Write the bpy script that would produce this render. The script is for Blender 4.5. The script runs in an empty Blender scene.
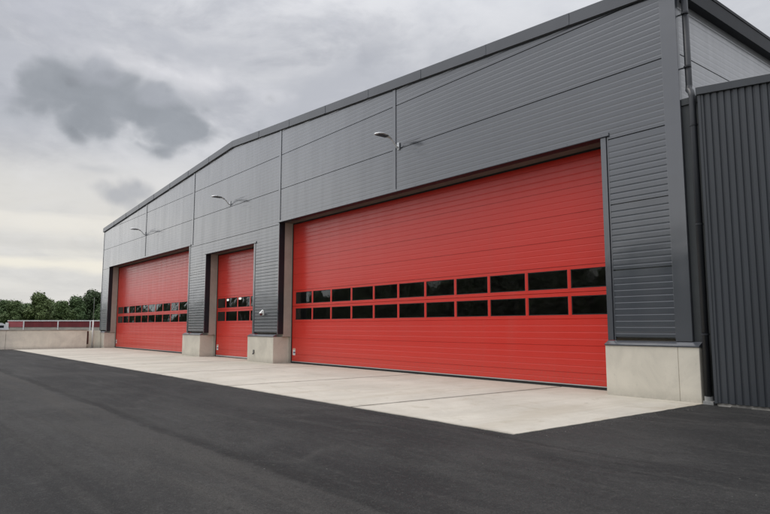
import bpy, math, random
from mathutils import Vector
R = math.radians
random.seed(7)
scene = bpy.context.scene
COL = scene.collection

# ------------------------------------------------------------------ helpers
class MB:
    """collects faces; build() links them as one mesh object"""
    def __init__(s): s.v = []; s.f = []; s.m = []
    def face(s, pts, m=0):
        n = len(s.v); s.v += [tuple(p) for p in pts]; s.f.append(tuple(range(n, n+len(pts)))); s.m.append(m)
    def box(s, x0, x1, y0, y1, z0, z1, m=0):
        n = len(s.v)
        s.v += [(x0,y0,z0),(x1,y0,z0),(x1,y1,z0),(x0,y1,z0),(x0,y0,z1),(x1,y0,z1),(x1,y1,z1),(x0,y1,z1)]
        for q in ((0,3,2,1),(4,5,6,7),(0,1,5,4),(1,2,6,5),(2,3,7,6),(3,0,4,7)):
            s.f.append(tuple(n+i for i in q)); s.m.append(m)
    def hexa(s, p, m=0):
        n = len(s.v); s.v += [tuple(q) for q in p]
        for q in ((0,3,2,1),(4,5,6,7),(0,1,5,4),(1,2,6,5),(2,3,7,6),(3,0,4,7)):
            s.f.append(tuple(n+i for i in q)); s.m.append(m)
    def tube(s, pts, rad, seg=12, m=0, cap=True):
        pts = [Vector(p) for p in pts]
        rr = rad if isinstance(rad, (list, tuple)) else [rad]*len(pts)
        n = len(s.v); ref = None
        for i, p in enumerate(pts):
            a = pts[max(i-1, 0)]; b = pts[min(i+1, len(pts)-1)]
            t = (b-a).normalized()
            if ref is None:
                ref = t.orthogonal().normalized()
            u = (ref - t*ref.dot(t)).normalized(); w = t.cross(u); ref = u
            for k in range(seg):
                an = 2*math.pi*k/seg
                s.v.append(tuple(p + (u*math.cos(an)+w*math.sin(an))*rr[i]))
        for i in range(len(pts)-1):
            for k in range(seg):
                k2 = (k+1) % seg
                s.f.append((n+i*seg+k, n+i*seg+k2, n+(i+1)*seg+k2, n+(i+1)*seg+k)); s.m.append(m)
        if cap:
            s.f.append(tuple(n+k for k in reversed(range(seg)))); s.m.append(m)
            s.f.append(tuple(n+(len(pts)-1)*seg+k for k in range(seg))); s.m.append(m)
    def build(s, name, mats, parent=None, loc=(0,0,0), smooth=False, bevel=0, kind=None, label=None):
        me = bpy.data.meshes.new(name); me.from_pydata(s.v, [], s.f); me.update()
        if not isinstance(mats, (list, tuple)): mats = [mats]
        for mt in mats: me.materials.append(mt)
        for p, mi in zip(me.polygons, s.m): p.material_index = mi
        if smooth:
            for p in me.polygons: p.use_smooth = True
        o = bpy.data.objects.new(name, me); COL.objects.link(o)
        o.location = loc
        if parent: o.parent = parent
        if bevel:
            b = o.modifiers.new('bevel', 'BEVEL'); b.width = bevel; b.segments = 2; b.limit_method = 'ANGLE'
        if kind: o['kind'] = kind
        if label: o['label'] = label
        return o

def thing(name, label, cat, loc=(0,0,0), rz=0, group=None):
    o = bpy.data.objects.new(name, None); COL.objects.link(o)
    o.location = loc; o.rotation_euler = (0,0,rz); o.empty_display_size = .2
    return tag(o, label, cat, group)
def tag(o, label, cat, group=None):
    o['label'] = label; o['category'] = cat
    if group: o['group'] = group
    return o
def dup(root, label=None, group=None):
    r = root.copy(); COL.objects.link(r)
    if label: r['label'] = label
    if group: r['group'] = group
    for ch in list(root.children):
        c = ch.copy(); COL.objects.link(c); c.parent = r
        for g in list(ch.children):
            d = g.copy(); COL.objects.link(d); d.parent = c
    return r

# ------------------------------------------------------------------ materials
class NT:
    def __init__(s, nt): s.nt = nt
    def n(s, t, **k):
        nd = s.nt.nodes.new(t)
        for a, b in k.items():
            if a.startswith('_'): setattr(nd, a[1:], b)
        return nd
    def l(s, a, b): s.nt.links.new(a, b)
    def math(s, op, a, b=None, c=None, clamp=False):
        nd = s.nt.nodes.new('ShaderNodeMath'); nd.operation = op; nd.use_clamp = clamp
        for i, x in enumerate((a, b, c)):
            if x is None: continue
            if isinstance(x, (int, float)): nd.inputs[i].default_value = x
            else: s.l(x, nd.inputs[i])
        return nd.outputs[0]
    def smooth(s, x, a, b, lo=0., hi=1.):
        nd = s.nt.nodes.new('ShaderNodeMapRange'); nd.interpolation_type = 'SMOOTHSTEP'
        s.l(x, nd.inputs[0]); nd.inputs[1].default_value = a; nd.inputs[2].default_value = b
        nd.inputs[3].default_value = lo; nd.inputs[4].default_value = hi
        return nd.outputs[0]
    def noise(s, vec, scale, detail=4, rough=.55, dist=0.):
        nd = s.nt.nodes.new('ShaderNodeTexNoise')
        if vec is not None: s.l(vec, nd.inputs['Vector'])
        nd.inputs['Scale'].default_value = scale; nd.inputs['Detail'].default_value = detail
        nd.inputs['Roughness'].default_value = rough; nd.inputs['Distortion'].default_value = dist
        return nd.outputs[0]
    def scalev(s, vec, sc):
        nd = s.nt.nodes.new('ShaderNodeVectorMath'); nd.operation = 'MULTIPLY'
        s.l(vec, nd.inputs[0]); nd.inputs[1].default_value = sc
        return nd.outputs[0]
    def mix(s, f, a, b, mode='MIX'):
        nd = s.nt.nodes.new('ShaderNodeMix'); nd.data_type = 'RGBA'; nd.blend_type = mode
        if isinstance(f, (int, float)): nd.inputs[0].default_value = f
        else: s.l(f, nd.inputs[0])
        for i, x in ((6, a), (7, b)):
            if isinstance(x, (tuple, list)): nd.inputs[i].default_value = (*x[:3], 1)
            else: s.l(x, nd.inputs[i])
        return nd.outputs[2]

def mat(name, base, rough=.6, metal=0., spec=.5, var=.0, vscale=1., bump=0., bscale=40., stretch=(1,1,1), fn=None, rvar=0., ior=None):
    m = bpy.data.materials.new(name); m.use_nodes = True
    nt = m.node_tree; t = NT(nt); p = nt.nodes['Principled BSDF']
    p.inputs['Base Color'].default_value = (*base, 1); p.inputs['Roughness'].default_value = rough
    p.inputs['Metallic'].default_value = metal; p.inputs['Specular IOR Level'].default_value = spec
    if ior: p.inputs['IOR'].default_value = ior
    tc = t.n('ShaderNodeTexCoord').outputs['Object']
    if var:
        v = t.scalev(tc, stretch); nz = t.noise(v, vscale, 5, .6)
        f = t.smooth(nz, .3, .7)
        lo = tuple(c*(1-var) for c in base); hi = tuple(min(1, c*(1+var)) for c in base)
        t.l(t.mix(f, lo, hi), p.inputs['Base Color'])
        if rvar: t.l(t.smooth(nz, .3, .7, rough-rvar, rough+rvar), p.inputs['Roughness'])
    if bump:
        b = t.n('ShaderNodeBump'); b.inputs['Strength'].default_value = bump; b.inputs['Distance'].default_value = .02
        t.l(t.noise(t.scalev(tc, stretch), bscale, 4, .6), b.inputs['Height']); t.l(b.outputs[0], p.inputs['Normal'])
    if fn: fn(t, p, tc)
    return m

def f_clad(base, dirt=.12, coat=1.0):
    def fn(t, p, tc):
        big = t.noise(t.scalev(tc, (.25, .25, .5)), 1.0, 3, .5)
        st = t.noise(t.scalev(tc, (3.0, 3.0, .25)), 1.0, 4, .6)
        f = t.math('ADD', t.smooth(big, .3, .7, 0, .5), t.smooth(st, .35, .75, 0, .3))
        sx = t.n('ShaderNodeSeparateXYZ'); t.l(tc, sx.inputs[0])
        cell = t.math('FLOOR', t.math('DIVIDE', t.math('SUBTRACT', sx.outputs[2], 1.36), 1.6))
        for xj in (-43.49, -35.07, -24.88, -16.69): cell = t.math('ADD', cell, t.math('MULTIPLY', t.math('GREATER_THAN', sx.outputs[0], xj), 7.3))
        wn = t.n('ShaderNodeTexWhiteNoise'); wn.noise_dimensions = '1D'; t.l(cell, wn.inputs['W'])     # sheets from different coils
        f = t.math('ADD', t.math('MULTIPLY', f, .75), t.math('MULTIPLY', wn.outputs[0], .5))
        t.l(t.mix(f, tuple(c*(1+dirt*.8) for c in base), tuple(c*(1-dirt) for c in base)), p.inputs['Base Color'])
        t.l(t.smooth(st, .3, .7, .40, .52), p.inputs['Roughness'])
        p.inputs['Coat Weight'].default_value = coat; p.inputs['Coat IOR'].default_value = 1.95
        t.l(t.smooth(st, .3, .7, .12, .18), p.inputs['Coat Roughness'])
        b = t.n('ShaderNodeBump'); b.inputs['Strength'].default_value = .16; b.inputs['Distance'].default_value = .05
        h = t.math('ADD', t.noise(t.scalev(tc, (.8, .8, 1.5)), 1, 2, .4), t.math('MULTIPLY', t.noise(tc, 90, 2, .5), .03))
        t.l(h, b.inputs['Height']); t.l(b.outputs[0], p.inputs['Normal']); t.l(b.outputs[0], p.inputs['Coat Normal'])
    return fn
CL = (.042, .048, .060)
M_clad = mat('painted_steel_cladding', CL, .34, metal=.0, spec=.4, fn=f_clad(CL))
SCL = (.26, .265, .275)  # cladding colour lightened to stand for brighter sky light on this side
M_side = mat('sky_lit_side_cladding', SCL, .34, spec=.4, fn=f_clad(SCL))
TB = (.056,.061,.073)
M_trim = mat('grey_trim', TB, .34, spec=.4, fn=f_clad(TB, .1))
M_fascia = mat('fascia_steel', (.075,.08,.09), .36, spec=.7, var=.1, vscale=.5, bump=.05, bscale=1.5)
M_dark = mat('anthracite_flashing', (.014,.016,.021), .45, spec=.35, var=.15, vscale=1)
M_annex = mat('annex_steel', (.036,.041,.048), .42, spec=.6, var=.12, vscale=.8, stretch=(2,2,.3), bump=.04, bscale=3)
M_gutter = mat('gutter_steel', (.009,.011,.015), .5, spec=.25, var=.2, vscale=2)
M_pipe = mat('pipe_steel', (.018,.020,.024), .45, spec=.4, var=.1, vscale=3)
M_rubber = mat('black_rubber', (.012,.012,.012), .7)
M_alu = mat('aluminium', (.6,.6,.6), .35, metal=.6)
M_white = mat('white_paint', (.75,.75,.73), .4, var=.06, vscale=4)
M_lamp = mat('lamp_grey', (.55,.56,.57), .35, metal=.3, var=.06, vscale=8)
M_lens = mat('lamp_lens', (.06,.06,.065), .15, spec=.8)
M_redlens = mat('red_lens', (.10,.008,.012), .2)
M_blue = mat('sticker_blue', (.08,.10,.18), .4)
M_orange = mat('sticker_orange', (.6,.28,.12), .4)
M_roof = mat('roof_membrane', (.10,.10,.105), .8, var=.1, vscale=.4)
M_inner = mat('interior_wall', (.16,.16,.155), .8, var=.1, vscale=.5)
M_floor = mat('interior_floor', (.12,.12,.115), .5, var=.2, vscale=.6)

def f_conc(base, joint=False):
    def fn(t, p, tc):
        a = t.noise(tc, 1.1, 6, .65, .4); b_ = t.noise(tc, 9, 5, .7); c = t.noise(tc, 120, 3, .6)
        st = t.noise(t.scalev(tc, (5, 5, .5)), 1.2, 4, .6)
        f = t.smooth(a, .32, .68)
        col = t.mix(f, tuple(x*.88 for x in base), tuple(x*1.06 for x in base))
        col = t.mix(t.smooth(st, .55, .8, 0, .22), col, tuple(x*.62 for x in base))
        col = t.mix(t.smooth(b_, .56, .74, 0, .3), col, tuple(x*.6 for x in base))
        # splash dirt along the foot
        sx = t.n('ShaderNodeSeparateXYZ'); t.l(tc, sx.inputs[0])
        foot = t.math('MULTIPLY', t.smooth(t.math('ADD', sx.outputs[2], t.math('MULTIPLY', b_, .25)), .10, .42, 1, 0), t.smooth(b_, .3, .7, .3, .8))
        col = t.mix(foot, col, tuple(x*.6 for x in base))
        t.l(col, p.inputs['Base Color'])
        # pin holes
        vo = t.n('ShaderNodeTexVoronoi'); t.l(tc, vo.inputs['Vector']); vo.inputs['Scale'].default_value = 22
        hole = t.smooth(vo.outputs['Distance'], .04, .09)
        b = t.n('ShaderNodeBump'); b.inputs['Strength'].default_value = .35; b.inputs['Distance'].default_value = .01
        t.l(t.math('ADD', t.math('MULTIPLY', c, .3), hole), b.inputs['Height']); t.l(b.outputs[0], p.inputs['Normal'])
    return fn
PB = (.60,.56,.475)
M_plinth = mat('precast_concrete', PB, .85, spec=.3, fn=f_conc(PB))
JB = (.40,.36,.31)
WB = (.76,.715,.61)
M_wallc = mat('yard_wall_concrete', WB, .85, spec=.3, fn=f_conc(WB))
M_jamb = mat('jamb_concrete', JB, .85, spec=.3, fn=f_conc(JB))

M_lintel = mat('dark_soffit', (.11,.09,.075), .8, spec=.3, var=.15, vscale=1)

def f_apron(t, p, tc):
    base = (.50,.468,.405)
    a = t.noise(tc, .30, 7, .65, .9); b_ = t.noise(tc, 1.7, 7, .72, .8); c = t.noise(tc, 55, 4, .75)
    tr = t.noise(t.scalev(tc, (1.5, .16, 1)), 1, 6, .62, .5)      # wheel smears running in and out of the doors
    sx = t.n('ShaderNodeSeparateXYZ'); t.l(tc, sx.inputs[0])
    bay = t.n('ShaderNodeTexWhiteNoise'); bay.noise_dimensions = '1D'
    t.l(t.math('FLOOR', t.math('DIVIDE', t.math('ADD', sx.outputs[0], 4.72), 5.83)), bay.inputs['W'])
    col = t.mix(t.smooth(a, .3, .7), tuple(x*.86 for x in base), tuple(x*1.08 for x in base))
    col = t.mix(t.math('MULTIPLY', bay.outputs[0], .22), col, (.42,.385,.32))
    col = t.mix(t.smooth(tr, .48, .70, 0, .42), col, (.36,.31,.235))
    col = t.mix(t.smooth(b_, .52, .70, 0, .6), col, (.36,.32,.25))
    col = t.mix(t.smooth(b_, .42, .3, 0, .4), col, (.62,.59,.52))
    wy = t.math('ADD', sx.outputs[1], t.math('MULTIPLY', t.math('SUBTRACT', b_, .5), 2.0))
    col = t.mix(t.smooth(wy, -1.6, .5, 0, .40), col, (.34,.30,.235))        # grime in front of the doors
    # dirt gathered along the open joints
    for xj in (-46.2,-40.1,-34.0,-28.2,-22.3,-16.35,-10.52):
        d = t.math('ABSOLUTE', t.math('SUBTRACT', sx.outputs[0], xj))
        col = t.mix(t.math('MULTIPLY', t.smooth(d, .02, .16, 1, 0), t.smooth(b_, .3, .7, .2, .7)), col, (.20,.18,.15))
    # grimy outer edge, worn by the asphalt
    ed = t.math('ADD', sx.outputs[1], t.math('MULTIPLY', t.math('SUBTRACT', b_, .5), .25))
    col = t.mix(t.smooth(ed, -5.93, -6.08, 0, .45), col, (.22,.20,.17))
    vo = t.n('ShaderNodeTexVoronoi'); t.l(tc, vo.inputs['Vector']); vo.inputs['Scale'].default_value = 1.3
    spot = t.math('MULTIPLY', t.smooth(vo.outputs['Distance'], .02, .08, 1, 0), .5)
    col = t.mix(spot, col, (.16,.14,.12))
    col = t.mix(t.smooth(c, .38, .7, 0, .22), col, (.33,.31,.27))
    t.l(col, p.inputs['Base Color'])
    b = t.n('ShaderNodeBump'); b.inputs['Strength'].default_value = .4; b.inputs['Distance'].default_value = .01
    t.l(t.math('ADD', c, t.math('MULTIPLY', b_, .6)), b.inputs['Height']); t.l(b.outputs[0], p.inputs['Normal'])
M_apron = mat('apron_concrete', (.55,.5,.45), .85, spec=.3, fn=f_apron)

def f_asph(t, p, tc):
    sx = t.n('ShaderNodeSeparateXYZ'); t.l(tc, sx.inputs[0])
    big = t.noise(t.scalev(tc, (.22, .45, 1)), 1, 6, .6, .6)
    mid = t.noise(tc, 1.6, 7, .7, .6)
    streak = t.noise(t.scalev(tc, (.22, 2.4, 1)), 1, 6, .65, .4)
    blot = t.noise(t.scalev(tc, (.5, .9, 1)), 1.0, 8, .72, 1.2)
    grain = t.noise(tc, 38, 4, .8); fine = t.noise(tc, 150, 3, .75); lump = t.noise(tc, 11, 6, .78)
    vo = t.n('ShaderNodeTexVoronoi'); t.l(tc, vo.inputs['Vector']); vo.inputs['Scale'].default_value = 62
    col = t.mix(t.smooth(big, .38, .64), (.0165,.0165,.0170), (.036,.0355,.0345))
    col = t.mix(t.smooth(streak, .48, .72, 0, .6), col, (.054,.0525,.050))
    col = t.mix(t.smooth(blot, .50, .68, 0, .38), col, (.064,.0615,.058))
    col = t.mix(t.smooth(mid, .52, .72, 0, .5), col, (.017,.0165,.016))
    wob = t.math('MULTIPLY', t.math('SUBTRACT', mid, .5), .22)
    wob2 = t.math('MULTIPLY', t.math('SUBTRACT', big, .5), .5)
    yy = t.math('ADD', t.math('ADD', sx.outputs[1], wob), wob2)
    for y0, w, s in ((-10.0, .12, .75), (-13.9, .07, .5), (-8.1, .05, .3), (-11.9, .05, .35), (-17.5, .08, .35), (-6.32, .06, .5)):
        d = t.math('ABSOLUTE', t.math('SUBTRACT', yy, y0))
        k = t.math('MULTIPLY', t.smooth(d, w*.3, w*1.6, 1, 0), t.smooth(mid, .3, .62, .35, 1))
        col = t.mix(t.math('MULTIPLY', k, s), col, (.011,.011,.011))
    d = t.math('SUBTRACT', yy, -10.0)
    lane = t.math('MULTIPLY', t.smooth(d, -2.2, -.15, 0, 1), t.smooth(d, -.15, -.05, 1, 0))
    col = t.mix(t.math('MULTIPLY', lane, t.smooth(streak, .35, .65, .15, .65)), col, (.062,.0585,.054))
    # tyre-scuffed arcs swinging round the corner of the apron
    dx = t.math('ADD', sx.outputs[0], 1.0); dy = t.math('ADD', sx.outputs[1], 1.5)
    rr = t.math('ADD', t.math('SQRT', t.math('ADD', t.math('MULTIPLY', dx, dx), t.math('MULTIPLY', dy, dy))), t.math('MULTIPLY', t.math('SUBTRACT', big, .5), .8))
    for r0, s in ((8.6, .35), (6.9, .3)):
        k = t.smooth(t.math('ABSOLUTE', t.math('SUBTRACT', rr, r0)), .05, .30, 1, 0)
        col = t.mix(t.math('MULTIPLY', t.math('MULTIPLY', k, s), t.smooth(mid, .35, .6)), col, (.014,.014,.014))
    ag = t.math('MULTIPLY', t.smooth(vo.outputs['Distance'], .12, .42, 1, 0), t.smooth(grain, .46, .66, 0, .75))
    col = t.mix(ag, col, (.13,.125,.115))
    col = t.mix(t.smooth(grain, .52, .36, 0, .55), col, (.010,.010,.010))
    col = t.mix(t.smooth(lump, .50, .72, 0, .55), col, (.068,.066,.062)); col = t.mix(t.smooth(lump, .48, .30, 0, .6), col, (.012,.012,.0115))
    v2 = t.n('ShaderNodeTexVoronoi'); t.l(tc, v2.inputs['Vector']); v2.inputs['Scale'].default_value = .7
    col = t.mix(t.smooth(v2.outputs['Distance'], .006, .013, 1, 0), col, (.20,.195,.19))
    t.l(col, p.inputs['Base Color'])
    t.l(t.smooth(streak, .3, .7, .75, .92), p.inputs['Roughness'])
    b = t.n('ShaderNodeBump'); b.inputs['Strength'].default_value = .9; b.inputs['Distance'].default_value = .012
    t.l(t.math('ADD', t.math('ADD', t.math('MULTIPLY', fine, .4), grain), t.math('MULTIPLY', vo.outputs['Distance'], -.5)), b.inputs['Height'])
    b2 = t.n('ShaderNodeBump'); b2.inputs['Strength'].default_value = .25; b2.inputs['Distance'].default_value = .05
    t.l(big, b2.inputs['Height']); t.l(b.outputs[0], b2.inputs['Normal']); t.l(b2.outputs[0], p.inputs['Normal'])
M_asph = mat('asphalt', (.05,.05,.05), .85, spec=.22, fn=f_asph)
M_grass = mat('rough_grass', (.05,.07,.025), .9, spec=.2, var=.3, vscale=.3)

def f_red(t, p, tc):
    base = (.60,.026,.014)
    a = t.noise(t.scalev(tc, (.15, 1, .4)), 1, 4, .5); st = t.noise(t.scalev(tc, (2.5, 1, .2)), 1, 5, .6)
    sx = t.n('ShaderNodeSeparateXYZ'); t.l(tc, sx.inputs[0])
    col = t.mix(t.smooth(a, .3, .7), base, (.57,.026,.015))
    col = t.mix(t.smooth(st, .5, .8, 0, .16), col, (.46,.07,.055))
    sec = t.n('ShaderNodeTexWhiteNoise'); sec.noise_dimensions = '1D'
    t.l(t.math('FLOOR', t.math('DIVIDE', t.math('SUBTRACT', sx.outputs[2], 1.82), .71)), sec.inputs['W'])
    col = t.mix(t.math('MULTIPLY', sec.outputs[0], .16), col, (.53,.026,.016))
    sp = t.noise(tc, 14, 5, .7)
    col = t.mix(t.math('MULTIPLY', t.smooth(sx.outputs[2], .12, .9, 1, 0), t.smooth(sp, .42, .75, .04, .42)), col, (.30,.12,.09))   # dried road splash
    col = t.mix(t.smooth(t.noise(tc, 45, 4, .7), .62, .8, 0, .10), col, (.45,.16,.13))
    t.l(col, p.inputs['Base Color'])
    t.l(t.smooth(st, .3, .7, .36, .48), p.inputs['Roughness']); p.inputs['Coat Weight'].default_value = .42; p.inputs['Coat Roughness'].default_value = .2
    b = t.n('ShaderNodeBump'); b.inputs['Strength'].default_value = .2; b.inputs['Distance'].default_value = .02
    t.l(t.math('ADD', t.noise(t.scalev(tc, (.7, 1, 1.6)), 1, 2, .4), t.math('MULTIPLY', t.noise(tc, 120, 2, .5), .05)), b.inputs['Height'])
    t.l(b.outputs[0], p.inputs['Normal']); t.l(b.outputs[0], p.inputs['Coat Normal'])
M_red = mat('red_door_paint', (.56,.035,.024), .4, spec=.4, fn=f_red)

def glass_mat():
    m = bpy.data.materials.new('tinted_window_glass'); m.use_nodes = True
    nt = m.node_tree; nt.nodes.clear(); t = NT(nt)
    out = t.n('ShaderNodeOutputMaterial'); gl = t.n('ShaderNodeBsdfGlossy'); gl.inputs['Roughness'].default_value = .03
    gl.inputs['Color'].default_value = (.85,.9,.9,1)
    tr = t.n('ShaderNodeBsdfTransparent'); tr.inputs['Color'].default_value = (.5,.52,.52,1)
    fr = t.n('ShaderNodeFresnel'); fr.inputs['IOR'].default_value = 1.52
    tc = t.n('ShaderNodeTexCoord').outputs['Object']
    b = t.n('ShaderNodeBump'); b.inputs['Strength'].default_value = .12; b.inputs['Distance'].default_value = .02
    t.l(t.noise(tc, 2.2, 2, .4), b.inputs['Height']); t.l(b.outputs[0], gl.inputs['Normal'])
    mx = t.n('ShaderNodeMixShader'); t.l(fr.outputs[0], mx.inputs[0]); t.l(tr.outputs[0], mx.inputs[1]); t.l(gl.outputs[0], mx.inputs[2])
    df = t.n('ShaderNodeBsdfDiffuse'); df.inputs[0].default_value = (.42,.41,.38,1)
    m2 = t.n('ShaderNodeMixShader'); dn = t.noise(t.scalev(tc, (1,1,2)), 5, 5, .7)
    t.l(t.smooth(dn, .35, .75, .004, .022), m2.inputs[0]); t.l(mx.outputs[0], m2.inputs[1]); t.l(df.outputs[0], m2.inputs[2])
    t.l(m2.outputs[0], out.inputs[0])
    return m
M_glass = glass_mat()
def emit(name, col, s):
    m = bpy.data.materials.new(name); m.use_nodes = True
    p = m.node_tree.nodes['Principled BSDF']; p.inputs['Emission Color'].default_value = (*col, 1); p.inputs['Emission Strength'].default_value = s
    return m

def leaf_mat(name, c1, c2):
    def fn(t, p, tc):
        oi = t.n('ShaderNodeObjectInfo'); nz = t.noise(tc, .55, 4, .6); n2 = t.noise(tc, 3.5, 2, .6)
        col = t.mix(t.smooth(nz, .35, .65), c1, c2)
        col = t.mix(t.math('MULTIPLY', oi.outputs['Random'], .45), col, (c2[0]*1.5, c2[1]*1.15, c2[2]*.9))
        col = t.mix(t.smooth(n2, .4, .7, 0, .4), col, tuple(x*.55 for x in c1))
        t.l(col, p.inputs['Base Color'])
    return mat(name, c1, .7, spec=.25, fn=fn)
M_leaf = leaf_mat('leaves', (.060,.105,.040), (.10,.150,.062))
M_leaf_d = leaf_mat('dark_leaves', (.036,.062,.028), (.055,.088,.04))
M_bark = mat('bark', (.10,.075,.055), .9, var=.3, vscale=6, stretch=(1,1,.2))

# ------------------------------------------------------------------ the ground
g = MB(); g.face([(-700,-700,-.02),(700,-700,-.02),(700,700,-.02),(-700,700,-.02)]); g.build('ground', M_grass, kind='structure')
g = MB(); g.face([(-52.3,-46,0),(60,-46,0),(60,60,0),(-52.3,60,0)]); g.build('asphalt_yard', M_asph, kind='structure')
g = MB(); g.face([(-126,-46,-.012),(-52.3,-46,-.012),(-52.3,40,-.012),(-126,40,-.012)]); g.build('parking_ground', M_asph, kind='structure')
# concrete apron cast in bays, 15 mm open joints down to the asphalt
g = MB()
xs = [-52.35,-46.2,-40.1,-34.0,-28.2,-22.3,-16.35,-10.52,-6.32]
for i in range(len(xs)-1):
    a = xs[i] + .028; b = xs[i+1] - .028
    edge = []; x = a                                       # slightly chipped front edge
    while x < b:
        edge.append((x, -6.08 + random.uniform(-.010,.010) + (random.uniform(.02,.045) if random.random() < .06 else 0))); x += random.uniform(.08,.22)
    edge.append((b, -6.08))
    if i == len(xs)-2:                                     # and right-hand edge
        y = -6.0
        while y < -.05: edge.append((b + random.uniform(-.012,.010), y)); y += random.uniform(.08,.22)
    loop = edge + [(b, .84), (a, .84)]
    g.face([(x_, y_, .010) for x_, y_ in loop])
    for (xa, ya), (xb, yb) in zip(loop, loop[1:]+loop[:1]): g.face([(xa,ya,-.02),(xb,yb,-.02),(xb,yb,.010),(xa,ya,.010)])
g.build('concrete_apron', M_apron, kind='structure')

# loose grit and small stones swept up on the asphalt
g = MB(); rg = random.Random(3)
def stone(x, y, r, z0=0.):
    top = [(x+r*rg.uniform(-.4,.4), y+r*rg.uniform(-.4,.4), z0+r*rg.uniform(.6,1.0))]
    ring = [(x+r*rg.uniform(.7,1.2)*math.cos(a_), y+r*rg.uniform(.7,1.2)*math.sin(a_), z0) for a_ in (0,1.05,2.1,3.14,4.2,5.2)]
    for q in range(6): g.face([ring[q], ring[(q+1) % 6], top[0]])
for q in range(900):
    if rg.random() < .5: stone(rg.uniform(-40,-6.3), -6.12-abs(rg.gauss(0,.22)), rg.uniform(.003,.009))
    elif rg.random() < .4: stone(-6.28+abs(rg.gauss(0,.15)), rg.uniform(-6,-.3), rg.uniform(.003,.010))
    else: stone(rg.uniform(-14,-1), rg.uniform(-10,-.5), rg.uniform(.003,.009))
g.build('grit', mat('grit_stone', (.10,.098,.09), .9, var=.3, vscale=5), kind='stuff')

# ------------------------------------------------------------------ the hall
XL, XR = -53.95, -6.6
PKX, PKZ, SL = -29.93, 11.24, .0675
def roofz(x): return PKZ - SL*abs(x-PKX)
Y0 = .15                                         # cladding face; plinths stand forward at y = 0
YB = 42.0
JZ = [1.35, 2.95, 4.55, 6.19, 7.79, 9.38, 10.97, 12.6]
OPEN = [(-52.0,-35.53,6.30), (-33.07,-27.33,5.60), (-24.89,-8.62,6.30)]     # x0, x1, top
FL = .2                                          # width of the flat jamb flashing right of an opening
hall = thing('vehicle_hall', 'long grey metal clad hall with three red sectional doors and concrete footings', 'building', (0,0,0))

def profile(z0, z1, n, depth=.0024):
    """horizontal micro-rib sheet: list of (z, inward offset)"""
    h = (z1-z0)/n; out = [(z0, .045), (z0+.022, .045), (z0+.024, 0)]
    for i in range(n):
        b = z0 + i*h
        if i: out += [(b, 0)]
        if i < n-1: out += [(b+h*.62, 0), (b+h*.72, depth), (b+h*.84, depth)]
    out += [(z1-.002, 0), (z1, .045)]
    return out
def clad_front(mb, x0, x1, zlo, zhi, clip=True):
    for j in range(len(JZ)-1):
        if JZ[j+1] <= zlo or JZ[j] >= zhi: continue
        pr = profile(JZ[j], JZ[j+1], 11)
        for (za, ya), (zb, yb) in zip(pr, pr[1:]):
            if zb <= zlo or za >= zhi: continue
            if za < zlo: ya += (yb-ya)*(zlo-za)/(zb-za); za = zlo
            if zb > zhi: yb = ya + (yb-ya)*(zhi-za)/(zb-za); zb = zhi
            def ext(z):
                lim = PKZ - .12 - z
                if lim < 0: return None
                w = lim/SL
                return max(x0, PKX-w), min(x1, PKX+w)
            ea, eb = ext(za), ext(zb)
            if not ea or not eb or ea[0] >= ea[1]: continue
            if eb[0] >= eb[1]: continue
            mb.face([(ea[0],Y0+ya,za),(ea[1],Y0+ya,za),(eb[1],Y0+yb,zb),(eb[0],Y0+yb,zb)])
joints = [-43.49, -35.07, -24.88, -16.69]
bx = [XL+.02] + joints + [XR-.36]
wall = MB()
zones = [(1.35, 5.6, [(XL,-52.0),(-35.33,-33.07),(-27.13,-24.89),(-8.42,XR-.36)]),
         (5.6, 6.3, [(XL,-52.0),(-35.33,-24.89),(-8.42,XR-.36)]),
         (6.3, 12.0, [(XL,XR-.36)])]
for z0, z1, iv in zones:
    for a, b in iv:
        cuts = [a] + [j for j in bx[1:-1] if a+.5 < j < b-.5 and z1 > 6.29 and z0 > 5.5] + [b]
        if z0 < 6: cuts = [a, b]
        for c, d in zip(cuts, cuts[1:]):
            e = .02 if z0 > 6 else 0
            clad_front(wall, c + (e if c != a else 0), d - (e if d != b else 0), z0, z1)
wall.build('front_cladding', M_clad, hall)

# side wall (faces +X), visible above the annex roof
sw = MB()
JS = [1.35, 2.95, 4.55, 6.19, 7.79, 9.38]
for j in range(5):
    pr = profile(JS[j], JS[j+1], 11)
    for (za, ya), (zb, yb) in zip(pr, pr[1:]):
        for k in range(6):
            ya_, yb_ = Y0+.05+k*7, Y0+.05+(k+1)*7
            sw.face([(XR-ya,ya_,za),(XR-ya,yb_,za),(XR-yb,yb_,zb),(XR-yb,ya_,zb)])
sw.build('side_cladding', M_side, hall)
bw = MB()
bw.box(XL, XL+.25, Y0+.05, YB, 0, 9.5); bw.box(XL+.25, XR-.25, YB-.25, YB, 0, 9.5)
bw.build('rear_walls', M_clad, hall)
iw = MB(); iw.box(XR-.3, XR-.06, .95, YB-.3, 0, 9.45); iw.box(XL+.3, XL+.5, 1.0, YB-.3, 0, 9.45)
iw.box(XL+.5, XR-.3, 14.0, 14.2, 0.02, 9.4)
iw.build('inner_walls', M_inner, hall)
fl = MB(); fl.box(XL+.3, XR-.3, .86, YB-.3, -.05, .02); fl.build('floor_slab', M_floor, hall)
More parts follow.
